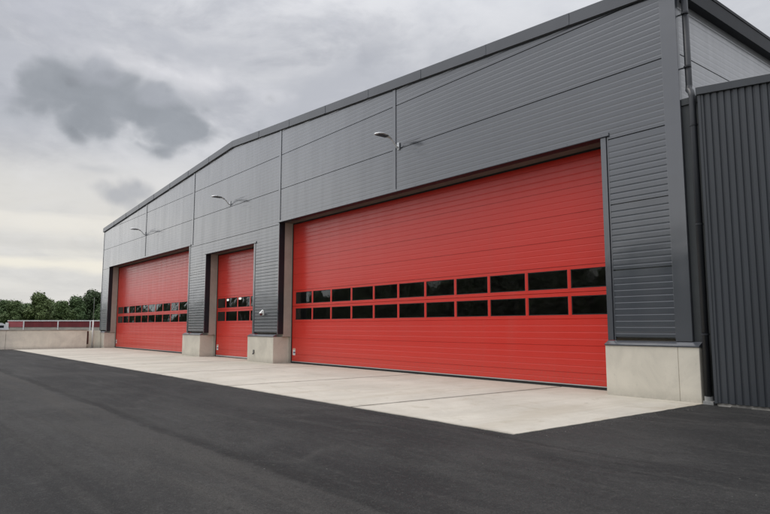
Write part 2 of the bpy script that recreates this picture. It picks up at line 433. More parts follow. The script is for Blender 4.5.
# corner flashing, joint covers
tr = MB(); zt = roofz(XR)
tr.box(XR-.36, XR+.012, Y0-.02, Y0+.10, 1.29, zt-.16); tr.build('corner_trim', M_trim, hall, bevel=.004)
tr = MB(); tr.box(XL-.03, XL+.06, Y0-.02, Y0+.22, 1.29, roofz(XL)-.16); tr.build('corner_trim', M_trim, hall)
for x in joints:
    s = MB(); zb = 6.31 if x not in (-35.07,) else 6.31
    s.box(x-.11, x+.045, Y0-.022, Y0+.02, zb, roofz(x)-.2)
    s.box(x+.045, x+.075, Y0+.012, Y0+.02, zb, roofz(x)-.2, 1)
    s.build('joint_cover', [M_trim, M_dark], hall)
# verge: tall folded flashing in lengths that follow both slopes
for s_ in (-1, 1):
    m = MB(); xe = XR+.12 if s_ > 0 else XL-.12
    n = 8; 
    for k in range(n):
        a = PKX + (xe-PKX)*k/n; b = PKX + (xe-PKX)*(k+1)/n
        a2, b2 = (a, b) if a < b else (b, a)
        gp = .004; o = .0 if k % 2 else .003
        za, zb = roofz(a2+gp), roofz(b2-gp)
        m.hexa([(a2+gp,Y0-.09-o,za-.33),(b2-gp,Y0-.09-o,zb-.33),(b2-gp,Y0+.22,zb-.33),(a2+gp,Y0+.22,za-.33),
                (a2+gp,Y0-.09-o,za),(b2-gp,Y0-.09-o,zb),(b2-gp,Y0+.22,zb),(a2+gp,Y0+.22,za)])
        # seam cover at the end of each length
        if k < n-1:
            q = b if s_ > 0 else a if False else b
            zc = roofz(q)
            m.hexa([(q-.05,Y0-.1,zc-.325),(q+.05,Y0-.1,zc-.325),(q+.05,Y0-.085,zc-.325),(q-.05,Y0-.085,zc-.325),
                    (q-.05,Y0-.1,zc-.005),(q+.05,Y0-.1,zc-.005),(q+.05,Y0-.085,zc-.005),(q-.05,Y0-.085,zc-.005)], 0)
    m.build('verge_flashing', M_fascia, hall)
# roof
m = MB()
for a, b in ((XL-.1, PKX), (PKX, XR+.05)):
    za, zb = roofz(a)-.03, roofz(b)-.03
    m.hexa([(a,Y0+.23,za-.12),(b,Y0+.23,zb-.12),(b,YB+.2,zb-.12),(a,YB+.2,za-.12),(a,Y0+.23,za),(b,Y0+.23,zb),(b,YB+.2,zb),(a,YB+.2,za)])
m.build('roof', M_roof, hall)
# side eave: dark boxed gutter
m = MB(); ze = roofz(XR)
m.box(XR+.001, XR+.21, Y0+.23, YB+.2, 9.09, 9.53); m.box(XR+.21, XR+.225, Y0+.23, YB+.2, 9.47, 9.555)
m.build('eave_gutter', M_gutter, hall, bevel=.01)

# plinths
def plinth(x0, x1, groove=None, yb=.83):
    m = MB(); zt = 1.17
    if groove:
        m.box(x0, groove-.005, 0, yb, 0, zt); m.box(groove+.005, x1, 0, yb, 0, zt); m.box(groove-.01, groove+.01, .012, yb, 0, zt-.01)
    else: m.box(x0, x1, 0, yb, 0, zt)
    m.build('plinth', M_plinth, hall, bevel=.012)
    c = MB()                                                   # sloped sill flashing on top
    c.hexa([(x0-.01,-.02,zt+.002),(x1+.01,-.02,zt+.002),(x1+.01,.16,zt+.002),(x0-.01,.16,zt+.002),
            (x0-.01,-.02,zt+.03),(x1+.01,-.02,zt+.03),(x1+.01,.149,1.285),(x0-.01,.149,1.285)])
    c.build('sill_flashing', M_trim, hall)
plinth(-54.15, -52.05, yb=.80); plinth(-35.75, -33.2, yb=.80); plinth(-27.5, -25.0, yb=.80); plinth(-8.62, -6.4, groove=-6.86, yb=.6)
# concrete piers and lintels behind the cladding (the inner part of each reveal)
YD = .86
piers = [(XL+.1,-52.0,1.18),(-35.53,-33.07,1.18),(-27.33,-24.89,1.18),(-8.62,XR-.1,1.18)]
for a, b, z in piers:
    m = MB(); m.box(a, b-.0, .42, YD-.02, z, 6.3 if a != piers[1][0] and a != piers[2][0] else 6.3)
    m.build('concrete_pier', M_jamb, hall)
    m = MB(); m.box(a, b, .801, YD-.02, 0, 1.18); m.build('pier_foot', M_jamb, hall)
for a, b, z in OPEN:
    m = MB(); m.box(a-.0, b+.0, .42, YD-.02, z, z+.9 if z > 6 else 6.3); m.build('lintel', M_lintel, hall)
bb = MB(); bb.box(XL+.3, XR-.3, YD-.02, YD+.0, 7.0, 9.6); bb.build('inner_lining', M_inner, hall)
# dark folded reveals + light jamb flashings
for a, b, z in OPEN:
    m = MB()
    m.box(a-.10, a+.012, Y0+.02, .425, 1.29, z+.01)               # left return
    m.box(b-.012, b+.05, Y0+.04, .425, 1.29, z+.01)               # right return
    m.box(a-.10, b+.10, Y0+.02, .425, z-.012, z+.06)              # head return
    m.build('reveal_flashing', M_dark, hall)
    t = MB()
    t.box(b, b+FL*.72, Y0-.015, Y0+.06, 1.29, z); t.box(b+FL*.72, b+FL*.86, Y0+.014, Y0+.03, 1.29, z, 1)
    t.box(b+FL*.86, b+FL, Y0-.004, Y0+.03, 1.29, z)
    t.build('jamb_trim', [M_trim, M_dark], hall)
    t = MB(); t.box(a-.045, a, Y0-.012, Y0+.03, 1.29, z); t.build('jamb_trim', M_trim, hall)
    h = MB()
    h.box(a-.06, b+FL+.03, Y0-.03, Y0+.02, z-.002, z+.075); h.box(a-.06, b+FL+.03, Y0-.045, Y0+.02, z-.02, z-.002, 1)
    for k in range(int((b-a)/1.0)+1):
        x = a+.3+k*1.0
        h.tube([(x, Y0-.036, z+.04),(x, Y0-.03, z+.04)], .012, 8)
    h.build('head_flashing', [M_trim, M_dark], hall)

# doors
def make_door(a, b, top, panes, seal_h):
    d = MB(); X0, X1 = a-.02, b+.02
    W0, W1, P = 1.82, 3.24, .71
    rows = [(1.925, 2.43), (2.635, 3.15)]
    def strip(z0, z1, n):
        h = (z1-z0)/n; pts = [(z0, .014), (z0+.008, .014), (z0+.012, 0)]
        for i in range(1, n):
            z = z0+i*h; pts += [(z-.014, 0), (z-.004, .0035), (z+.003, .0035), (z+.018, 0)]
        pts += [(z1-.004, 0), (z1, .014)]
        for (za, ya), (zb, yb) in zip(pts, pts[1:]):
            d.face([(X0,YD+ya,za),(X1,YD+ya,za),(X1,YD+yb,zb),(X0,YD+yb,zb)])
    zb = .10
    # lower sections
    strip(zb, .40, 2); strip(.40, 1.11, 4); strip(1.11, 1.82, 4)
    z = W1
    while z < top+.25:
        strip(z, z+P, 4); z += P
    # glazed sections with real holes
    for (z0, z1), s0 in zip(rows, (W0, W0+P)):
        s1 = s0+P
        d.face([(X0,YD+.014,s0),(X1,YD+.014,s0),(X1,YD,s0+.01),(X0,YD,s0+.01)])
        d.face([(X0,YD,s0+.01),(X1,YD,s0+.01),(X1,YD,z0),(X0,YD,z0)])
        d.face([(X0,YD,z1),(X1,YD,z1),(X1,YD,s1-.004),(X0,YD,s1-.004)])
        e = [X0] + [v for p in panes for v in p] + [X1]
        for k in range(0, len(e), 2):
            d.face([(e[k],YD,z0),(e[k+1],YD,z0),(e[k+1],YD,z1),(e[k],YD,z1)])
            if k: d.box(e[k]+.03, e[k+1]-.03, YD-.004, YD+.004, z0-.02, z1+.02)
        for p0, p1 in panes:                                  # reveals of each hole
            r = .03
            d.face([(p0,YD,z0),(p1,YD,z0),(p1,YD+r,z0),(p0,YD+r,z0)]); d.face([(p0,YD+r,z1),(p1,YD+r,z1),(p1,YD,z1),(p0,YD,z1)])
            d.face([(p0,YD,z1),(p0,YD,z0),(p0,YD+r,z0),(p0,YD+r,z1)]); d.face([(p1,YD,z0),(p1,YD,z1),(p1,YD+r,z1),(p1,YD+r,z0)])
            w = .022                                           # rubber glazing bead
            d.box(p0+.001,p1-.001,YD+.008,YD+.02,z0+.001,z0+w,1); d.box(p0+.001,p1-.001,YD+.008,YD+.02,z1-w,z1-.001,1)
            d.box(p0+.001,p0+w,YD+.008,YD+.02,z0+w,z1-w,1); d.box(p1-w,p1-.001,YD+.008,YD+.02,z0+w,z1-w,1)
    d.face([(X0,YD+.02,zb),(X0,YD+.02,top+.2),(X0,YD,top+.2),(X0,YD,zb)])
    do = d.build('sectional_door', [M_red, M_rubber], hall)
    bk = MB(); 
    for z0, z1 in ((zb, rows[0][0]-.03), (rows[1][1]+.03, z)):
        bk.box(X0, X1, YD+.03, YD+.05, z0, z1)
    bk.build('door_backing', M_inner, do)
    for z0, z1 in rows:
        for p0, p1 in panes:
            g_ = MB(); g_.face([(p0-.005,YD+.012+random.uniform(-.003,.003),z0-.005),(p1+.005,YD+.012+random.uniform(-.003,.003),z0-.005),
                                (p1+.005,YD+.012+random.uniform(-.003,.003),z1+.005),(p0-.005,YD+.012+random.uniform(-.003,.003),z1+.005)])
            g_.build('window_pane', M_glass, do)
    q = MB(); q.box(X0+.03, X1-.03, YD-.012, YD+.03, .10-seal_h, .102); q.build('bottom_rail', M_alu, do)
    q = MB(); q.box(X0, X1, YD-.004, YD+.04, .008, .10-seal_h-.002); q.build('bottom_seal', M_rubber, do)
    q = MB(); q.box(a-.005, a+.05, YD-.022, YD-.004, .01, top); q.box(b-.05, b+.005, YD-.022, YD-.004, .01, top)
    q.box(a+.05, b-.05, YD-.022, YD-.004, top-.05, top+.01); q.build('edge_seal', M_rubber, do)
    st = MB(); sx_ = a+.13
    st.box(sx_, sx_+.22, YD-.004, YD-.001, .36, .66)
    st.box(sx_+.05, sx_+.22, YD-.0055, YD-.0041, .45, .51, 1); st.box(sx_+.02, sx_+.20, YD-.0055, YD-.0041, .60, .645, 2)
    st.build('rating_sticker', [M_white, M_blue, M_orange], do)
    return do
def even(x0, n, p=1.444, m=.10): return [(x0+k*p+m/2, x0+(k+1)*p-m/2) for k in range(n)]
make_door(*OPEN[2], even(-24.62, 11), .02)
make_door(*OPEN[0], even(-51.75, 11), .02)
make_door(*OPEN[1], [(-32.95,-31.98),(-31.86,-30.52),(-30.42,-29.08),(-28.98,-27.60)], .055)

# ------------------------------------------------------------------ wall lamps
M_led = M_lens
def make_lamp():
    t = thing('wall_lamp', 'x', 'lamp')
    m = MB(); m.box(-.05,.05,-.03,0,-.13,.13); m.tube([(0,-.03,-.05),(0,-.10,-.02)], .04, 12); m.build('wall_bracket', M_lamp, t, bevel=.006)
    m = MB(); m.tube([(0,-.08,-.04),(0,-.14,.02),(0,-.22,.11),(0,-.30,.18),(0,-.4,.22)], .028, 12); m.build('arm', M_lamp, t, smooth=True)
    # flat teardrop head
    sec = []
    for s, w, h, z in ((0,.04,.035,.20),(.1,.07,.05,.235),(.25,.13,.06,.272),(.45,.17,.062,.282),(.62,.15,.055,.265),(.72,.08,.035,.245),(.74,.01,.01,.235)):
        sec.append((-.32-s, w, h, z))
    m = MB(); N = 16; n = 0
    for y, w, h, z in sec:
        for k in range(N):
            an = 2*math.pi*k/N; sz = math.sin(an)
            m.v.append((w*math.cos(an), y, z + (h*sz if sz > 0 else h*.35*sz)))
    for i in range(len(sec)-1):
        for k in range(N):
            k2 = (k+1) % N; m.f.append((i*N+k, (i+1)*N+k, (i+1)*N+k2, i*N+k2)); m.m.append(0)
    m.f.append(tuple(range(N))); m.m.append(0); m.f.append(tuple((len(sec)-1)*N+k for k in reversed(range(N)))); m.m.append(0)
    hd = m.build('lamp_head', M_lamp, t, smooth=True)
    m = MB(); m.box(-.11,.11,-.95,-.52,.236,.262)
    m.build('lens', M_lens, hd, bevel=.004)
    return t
lamp = make_lamp(); LG = 'wall lamps along the hall front'
lamp.location = (-16.48, Y0-.02, 7.88); tag(lamp, 'grey outreach lamp above the nearest and widest red door', 'lamp', LG)
for x, z, lb in ((-30.14, 7.96, 'grey outreach lamp high above the narrow middle door'), (-43.55, 7.93, 'grey outreach lamp above the farthest red door')):
    l = dup(lamp, lb, LG); l.location = (x, Y0-.02 if x < -40 else Y0, z)

# small beacon on the pier between the narrow door and the wide door
t = thing('beacon', 'small white beacon with dark red lens on grey pier right of the middle door', 'beacon', (-26.28, Y0, 2.25))
m = MB(); m.box(-.09,.09,-.03,0,-.10,.12)
m.hexa([(-.08,-.19,-.02),(.08,-.19,-.02),(.08,-.03,-.02),(-.08,-.03,-.02),(-.05,-.13,.06),(.05,-.13,.06),(.05,-.03,.15),(-.05,-.03,.15)])
m.build('housing', M_white, t, bevel=.008)
m = MB(); m.tube([(0,-.11,-.02),(0,-.11,-.09),(0,-.11,-.12)], [.06,.055,.03], 14); m.build('lens', M_redlens, t, smooth=True)
t = thing('wall_socket', 'tiny grey outlet fixed to concrete footing right of the middle door', 'socket', (-26.82, 0, .50))
m = MB(); m.box(-.06,.06,-.035,0,-.09,.06); m.build('cover', mat('socket_grey', (.12,.12,.11), .5), t, bevel=.006)
m = MB(); m.tube([(0,-.02,-.085),(0,-.05,-.12),(0,-.06,-.15)], .025, 10); m.build('spout', M_dark, t)

# ------------------------------------------------------------------ annex on the right
AX0, AX1, AY = -6.06, 6.0, -.10
an = thing('annex', 'lower dark ribbed steel annex joined to the right end of the grey hall', 'building')
def az(x): return 6.76 - .11*(x-AX0)
m = MB(); p = .138; x = AX0; k = 0
pts = []
while x < AX1:
    pts += [(x, 0), (x+.082, 0), (x+.098, .024), (x+.124, .024)]; x += p
pts = [(a, AY+b) for a, b in pts]
for (xa, ya), (xb, yb) in zip(pts, pts[1:]):
    m.face([(xa,ya,.06),(xb,yb,.06),(xb,yb,az(xb)-.1),(xa,ya,az(xa)-.1)])
m.build('ribbed_wall', M_annex, an)
m = MB(); m.box(AX0-.03, AX0+.03, AY-.012, AY+.3, .05, az(AX0)-.05); m.build('corner_trim', M_annex, an)
m = MB(); m.hexa([(AX0-.05,AY-.05,az(AX0)-.165),(AX1,AY-.05,az(AX1)-.165),(AX1,AY+.2,az(AX1)-.165),(AX0-.05,AY+.2,az(AX0)-.165),
                  (AX0-.05,AY-.05,az(AX0)),(AX1,AY-.05,az(AX1)),(AX1,AY+.2,az(AX1)),(AX0-.05,AY+.2,az(AX0))]); m.build('roof_flashing', M_annex, an, bevel=.006)
m = MB(); m.hexa([(AX0,AY+.2,az(AX0)-.25),(AX1,AY+.2,az(AX1)-.25),(AX1,20,az(AX1)-.25),(AX0,20,az(AX0)-.25),
                  (AX0,AY+.2,az(AX0)-.06),(AX1,AY+.2,az(AX1)-.06),(AX1,20,az(AX1)-.06),(AX0,20,az(AX0)-.06)]); m.build('roof', M_roof, an)
m = MB(); m.box(AX1-.15, AX1, AY+.05, 20, 0, az(AX1)-.26); m.box(AX0, AX1-.15, 19.8, 20, 0, az(AX1)-.26); m.build('rear_walls', M_annex, an)
m = MB(); m.box(AX0, AX1-.2, AY+.03, AY+.2, 0, .055)
xx = AX0+.05
while xx < AX1-1:
    w = random.uniform(.15,.7); m.box(xx, xx+w, AY-.035-random.uniform(0,.02), AY+.028, 0, random.uniform(.010,.028)); xx += w+random.uniform(.02,.5)
m.build('footing', mat('footing_concrete', (.22,.21,.19), .9, var=.3, vscale=3), an)
m = MB(); m.box(XR+.02, AX0+.1, .20, .24, .02, 6.68); m.box(XR+.02, AX0-.06, .165, .24, 6.55, 6.70)
m.build('link_panel', mat('link_steel', (.045,.05,.052), .5, spec=.4, var=.12, vscale=1), an)

# downpipe
t = thing('downpipe', 'dark steel rainwater downpipe with swan neck in the corner between hall and annex', 'downpipe')
m = MB(); m.tube([(-6.44,.29,9.2),(-6.44,.29,7.02),(-6.43,.24,6.90),(-6.31,.08,6.78),(-6.27,.04,6.66),(-6.27,.04,.12)], .07, 18); m.build('pipe', M_pipe, t, smooth=True)
for z, x, y, bx0 in ((8.72,-6.44,.27,XR),(7.45,-6.44,.27,XR)):
    m = MB(); m.tube([(x,y,z-.02),(x,y,z+.02)], .08, 18); m.box(bx0+.005, x-.05, y-.012, y+.012, z-.012, z+.012); m.build('bracket', M_pipe, t)
for z in (6.0, 3.8, 1.45):
    m = MB(); m.tube([(-6.27,.04,z-.02),(-6.27,.04,z+.02)], .08, 18); m.box(-6.19,AX0-.02,.045,.07,z-.012,z+.012); m.build('bracket', M_pipe, t)
m = MB(); m.box(-6.35,-6.14,-.06,.16,0,.07); g_ = m; g_.tube([(-6.27,.04,.06),(-6.27,.04,.16)], .085, 14, 0); m.build('gully', mat('gully_grey', (.25,.25,.24), .7, var=.2, vscale=8), t)

# ------------------------------------------------------------------ low concrete wall at the far end
t = thing('yard_wall', 'low pale concrete wall running forward from the far end of the hall', 'wall')
m = MB(); y = -1.15
while y > -34:
    L = 5.4; m.box(-52.6, -52.38, y-L+.015, y, 0, 1.36+.0*(y)); y -= L
m.build('wall_panel', M_wallc, t, bevel=.008)
m = MB(); m.box(-52.64, -52.34, -34.2, -1.13, 1.362, 1.42); m.build('coping', mat('coping_concrete', (.30,.28,.25), .85, var=.2, vscale=2), t, bevel=.008)
m = MB(); m.box(-53.1,-53.0,-1.2,-.03,0,1.34); m.build('end_panel', M_wallc, t)
m = MB(); m.box(-52.62,-52.56,-1.10,-.98,.30,1.30); m.build('rusty_post', mat('rust', (.09,.035,.028), .8, var=.3, vscale=9), t)
t = thing('pole', 'thin white pole standing by the far corner of the hall', 'pole', (-52.9, -.62, 0))
m = MB(); m.tube([(0,0,0),(0,0,2.15)], .055, 12); m.build('lower_tube', M_white, t, smooth=True)
m = MB(); m.tube([(0,0,2.151),(0,0,3.9)], [.022,.016], 10); m.build('upper_rod', mat('thin_grey', (.2,.21,.2), .6), t, smooth=True)

# ------------------------------------------------------------------ low red building beyond
P0 = Vector((-127.5, 3.8, 0)); P1 = Vector((-108.0, 28.4, 0)); ax = (P1-P0).normalized(); Lb = (P1-P0).length
ang = math.atan2(ax.y, ax.x)
t = thing('low_building', 'long low shed with maroon band and white trim beyond the concrete wall', 'building', P0, ang)
M_mar = mat('maroon_sheet', (.17,.021,.025), .6, var=.15, vscale=.6, stretch=(3,1,.3)); M_pink = mat('pale_red_sheet', (.38,.09,.10), .6, var=.1, vscale=1)
M_beige = mat('beige_render', (.42,.39,.33), .85, var=.12, vscale=.8)
m = MB(); m.box(.0,Lb,0,8,0,1.60); m.build('wall', M_beige, t)
m = MB(); m.box(2.85,Lb,-.04,7.9,1.60,2.62); m.build('maroon_band', M_mar, t)
m = MB(); m.box(-.05,2.7,-.06,7.9,1.60,2.60); m.build('pale_red_bay', M_pink, t)  # first bay, a lighter red than the band
m = MB(); m.box(-.1,Lb,-.12,8.1,2.625,2.80); m.build('roof_edge', M_white, t)
for x in (2.77, 8.75, 14.35):
    m = MB(); m.box(x-.09,x+.09,-.16,-.045,0,2.62); m.build('post', M_white, t)
m = MB(); m.box(-.3,.2,-.3,-.13,.8,2.4); m.build('gable_trim', M_white, t)

# vans in the car park beyond the wall (one in view, the rest seen as reflections in the door panes)
M_van = mat('van_white', (.62,.63,.64), .3, spec=.6, var=.03); M_vg = mat('van_glass', (.02,.025,.03), .1); M_tyre = mat('tyre', (.02,.02,.02), .8)
def make_van():
    t = thing('van', 'x', 'van')
    pr = [(-2.5,.35),(-2.5,1.0),(-2.45,1.85),(-2.3,2.05),(1.1,2.05),(1.45,1.9),(2.0,1.15),(2.55,.95),(2.65,.35)]
    m = MB(); n = len(pr)
    for sgn, w in ((-1,.95),(1,.95)):
        m.v += [(x, sgn*(w if z < 1.2 else w-.10*(z-1.2)), z) for x, z in pr]
    for i in range(n):
        j = (i+1) % n; m.f.append((i, j, n+j, n+i)); m.m.append(0)
    m.f.append(tuple(range(n))); m.m.append(0); m.f.append(tuple(n+i for i in reversed(range(n)))); m.m.append(0)
    m.build('body', M_van, t, bevel=.05)
    m = MB(); m.face([(1.50,-.78,1.84),(1.50,.78,1.84),(1.97,.85,1.22),(1.97,-.85,1.22)]); 
    for q in m.v: pass
    w = m.build('windscreen', M_vg, t); w.location = (.03, 0, .03)
    for s in (-1, 1):
        m = MB(); m.box(.5,1.35,s*.905-.01,s*.905+.01,1.25,1.8); m.build('side_window', M_vg, t)
        for x in (-1.6, 1.7):
            m = MB(); m.tube([(x,s*.78,.33),(x,s*.97,.33)], .33, 20); m.tube([(x,s*.965,.33),(x,s*.985,.33)], .18, 16, 1); m.build('wheel', [M_tyre, M_alu], t)
    return t
van = make_van(); VG = 'white vans parked beyond the wall'
van.location = (-87.6, -3.6, 0); van.rotation_euler = (0,0,R(95)); tag(van, 'white van roof showing over the low wall at the left edge', 'van', VG)
for i, (x, y, rz) in enumerate(((-104,-19,20),(-110,-22,8),(-97,-16.5,100),(-118,-24.5,95),(-88,-13,12))):
    v = dup(van, 'white van parked in the car park outside the left edge', VG); v.location = (x, y, 0); v.rotation_euler = (0,0,R(rz))

# bay lamps inside, seen through the middle door's upper panes
M_glow = emit('bay_lamp_glow', (1,.97,.9), 2.2)
bl = None
for x, z in ((-36.42, 3.30), (-34.69, 3.33)):
    if bl is None:
        bl = thing('bay_lamp', 'lit ceiling lamp, left of two seen through the middle door', 'lamp', (x, 3.0, z), 0, 'lit lamps inside the hall')
        m = MB(); m.tube([(0,0,-.10),(0,0,-.04),(0,0,.02)], [.06,.09,.08], 14); m.build('bulb', M_glow, bl, smooth=True)
        m = MB(); m.tube([(0,0,.021),(0,0,.12)], [.14,.05], 14); m.tube([(0,0,.12),(0,0,6.2)], .012, 6); m.build('shade', M_inner, bl)
    else:
        b2 = dup(bl, 'lit ceiling lamp, right of two seen through the middle door'); b2.location = (x, 3.0, z)

# ------------------------------------------------------------------ trees
def tree_mesh(h, w, seed, leaves, lobes, leaf=.32, dark=False):
    rnd = random.Random(seed)
    tr_ = MB(); tr_.tube([(0,0,0),(.1,.05,h*.25),(0,.1,h*.5),(.1,0,h*.72)], [h*.028,h*.022,h*.014,h*.006], 8)
    L = []
    for k in range(lobes):
        a = rnd.uniform(0, 2*math.pi); zf = rnd.uniform(.22, .9)
        rr = w*(.15+.5*math.sqrt(rnd.random()))*(1.0 - .75*max(0, zf-.5)/.5)
        c = Vector((rr*math.cos(a)*.75, rr*math.sin(a)*.75, h*zf)); r = w*rnd.uniform(.20,.36)
        L.append((c, r)); tr_.tube([(0,.05,h*zf*.55), c*0.6+Vector((0,0,h*zf*.25)), c], [h*.010,h*.007,h*.003], 5)
    L.append((Vector((0,0,h*.86)), w*.26))
    cr = MB()
    for i in range(leaves):
        c, r = rnd.choice(L)
        d = Vector((rnd.gauss(0,1), rnd.gauss(0,1), rnd.gauss(0,.85))).normalized()
        p_ = c + d*r*(rnd.random()**.35)*rnd.uniform(.8,1.15)
        if p_.z < .4: continue
        n = (d + Vector((rnd.gauss(0,.6), rnd.gauss(0,.6), rnd.gauss(.3,.6)))).normalized()
        u = n.orthogonal().normalized(); v = n.cross(u); a = rnd.uniform(0, 6.28)
        u, v = u*math.cos(a)+v*math.sin(a), v*math.cos(a)-u*math.sin(a); s = leaf*rnd.uniform(.6,1.4)
        cr.face([p_-u*s, p_-v*s*.6, p_+u*s, p_+v*s*.6])
    return tr_, cr
protos = []
for i, (h, w, lv, lb, ld) in enumerate(((8.5,5.0,11000,20,.22),(7.2,5.6,11000,22,.22),(9.6,5.2,12000,22,.23),(8.0,4.2,10000,18,.21))):
    a, b = tree_mesh(h, w, 11+i*5, lv, lb, ld)
    r = thing('tree', 'x', 'tree'); a.build('trunk', M_bark, r, smooth=True); b.build('crown', M_leaf if i != 2 else M_leaf_d, r)
    protos.append(r)
used = set()
def plant(k, x, y, s, rz, label, group):
    if k not in used: r = protos[k]; used.add(k)
    else: r = dup(protos[k])
    r.location = (x, y, -.02); r.rotation_euler = (0,0,rz); r.scale = (s, s, s)
    tag(r, label, 'tree', group)
    return r
CAM = Vector((0,-13.591,1.6)); yaw = 0.898642
def ground_at(px, depth):
    f = 629.93; cy, sy = math.cos(yaw), math.sin(yaw); pt = R(6.3577)
    fw = Vector((-sy*math.cos(pt), cy*math.cos(pt), math.sin(pt))); rt = Vector((cy, sy, 0)); d = fw + rt*(px-385)/f
    return CAM.x+d.x*depth, CAM.y+d.y*depth
TG = 'trees beyond the low red building'
rnd = random.Random(5)
front = [(-26,168,1.0),(-8,160,.92),(5,172,1.12),(17,158,.90),(30,170,1.02),(43,160,1.13),(55,168,.98),(67,158,1.02),(79,166,1.06),(112,165,1.1),(140,160,1.0)]
for i, (px, dp, s) in enumerate(front):
    x, y = ground_at(px, dp)
    plant([0,1,3,0,1][i % 5], x, y, s*1.02, rnd.uniform(0,6.28), 'mid green tree in the row beyond the low red building', TG)
x, y = ground_at(94, 172); plant(2, x, y, 1.24, 1.0, 'tallest and darkest tree, against the far corner of the hall', None)
if 'group' in protos[2]: pass
for i in range(14):                                                     # a second, denser row closing the gaps
    px = -30 + i*12; x, y = ground_at(px, 185+rnd.uniform(-4,6))
    plant([1,0,3][i % 3], x, y, rnd.uniform(.92,1.08), rnd.uniform(0,6.28), 'mid green tree in the row beyond the low red building', TG)
# the belt carries on round the yard behind the camera; it darkens the low reflections in cladding and panes
pts = [(-172,-6),(-171,-12),(-170,-18),(-169,-24),(-168,-30),(-167,-36),(-165,-42),(-163,-48),(-160,-54),(-156,-59),(-152,-64),(-147,-67),(-142,-70),(-137,-71)]
xx = -132
while xx < -12: pts.append((xx, -71+rnd.uniform(-3,3))); xx += 4.6
xx = -6
while xx < 60: pts.append((xx, -74+rnd.uniform(-3,3))); xx += 8.0
for i, (x, y) in enumerate(pts):
    plant([1,0,3,1][i % 4], x, y, rnd.uniform(1.0,1.12) if i < 8 else rnd.uniform(1.15,1.3) if x < -125 else rnd.uniform(1.45,1.65), rnd.uniform(0,6.28), 'tree in the belt across the yard, behind the viewer', 'trees across the yard')

# ------------------------------------------------------------------ sky and light
w = bpy.data.worlds.new('World'); scene.world = w; w.use_nodes = True
nt = w.node_tree; t = NT(nt); bg = nt.nodes['Background']
SUN_AZ, SUN_EL = R(205), R(60)       # math angle: from front-left, behind the viewer's left shoulder
sd = Vector((math.cos(SUN_AZ)*math.cos(SUN_EL), math.sin(SUN_AZ)*math.cos(SUN_EL), math.sin(SUN_EL)))
sky = t.n('ShaderNodeTexSky'); sky.sky_type = 'NISHITA'; sky.sun_disc = False; sky.sun_elevation = SUN_EL
sky.sun_rotation = math.atan2(sd.x, sd.y)
tc = t.n('ShaderNodeTexCoord').outputs['Generated']
sx = t.n('ShaderNodeSeparateXYZ'); t.l(tc, sx.inputs[0])
X, Y, Z = sx.outputs
az_ = t.math('MULTIPLY', t.math('ARCTAN2', Y, X), 180/math.pi)
el_ = t.math('MULTIPLY', t.math('ARCSINE', Z), 180/math.pi)
den = t.math('ADD', t.math('MAXIMUM', Z, 0), .16)
cx = t.n('ShaderNodeCombineXYZ'); t.l(t.math('DIVIDE', X, den), cx.inputs[0]); t.l(t.math('DIVIDE', Y, den), cx.inputs[1])
P = cx.outputs[0]
n1 = t.noise(t.scalev(tc, (1,1,2.4)), 2.4, 8, .58, .3); n2 = t.noise(t.scalev(tc, (1,1,2.4)), 5.0, 8, .6, .3); n3 = t.noise(tc, 6.0, 7, .62, .3); nl = t.noise(t.scalev(tc, (2.0,2.0,14.0)), 1.6, 6, .6, .4)
n4 = t.noise(t.scalev(tc, (1,1,1.7)), 7.5, 9, .6, .35); n5 = t.noise(tc, 11.0, 9, .66, .5)
pv = t.n('ShaderNodeTexVoronoi'); pv.feature = 'F1'
pv.inputs['Scale'].default_value = 11; pv.inputs['Detail'].default_value = 2; pv.inputs['Roughness'].default_value = .55
wv = t.n('ShaderNodeTexNoise'); wv.inputs['Scale'].default_value = 7; wv.inputs['Detail'].default_value = 3; t.l(tc, wv.inputs['Vector'])
wa = t.n('ShaderNodeVectorMath', _operation='MULTIPLY_ADD'); t.l(wv.outputs['Color'], wa.inputs[0]); wa.inputs[1].default_value = (.12,.12,.12); t.l(t.scalev(tc, (1,1,1.3)), wa.inputs[2])
t.l(wa.outputs[0], pv.inputs['Vector']); puff = pv.outputs['Distance']
def blob(a0, e0, ra, re, rot, jag=.55, soft=.45):
    da = t.math('SUBTRACT', az_, a0); de = t.math('SUBTRACT', el_, e0); c, s = math.cos(rot), math.sin(rot)
    u = t.math('DIVIDE', t.math('ADD', t.math('MULTIPLY', da, c), t.math('MULTIPLY', de, s)), ra)
    v = t.math('DIVIDE', t.math('ADD', t.math('MULTIPLY', da, -s), t.math('MULTIPLY', de, c)), re)
    r = t.math('SQRT', t.math('ADD', t.math('MULTIPLY', u, u), t.math('MULTIPLY', v, v)))
    nn = t.math('ADD', t.math('MULTIPLY', t.math('SUBTRACT', n3, .5), jag*3.0), t.math('ADD', t.math('MULTIPLY', t.math('SUBTRACT', puff, .56), jag*3.2), t.math('MULTIPLY', t.math('SUBTRACT', n4, .5), jag*1.6)))
    return t.smooth(t.math('ADD', r, nn), 1-soft, 1+soft, 1, 0)
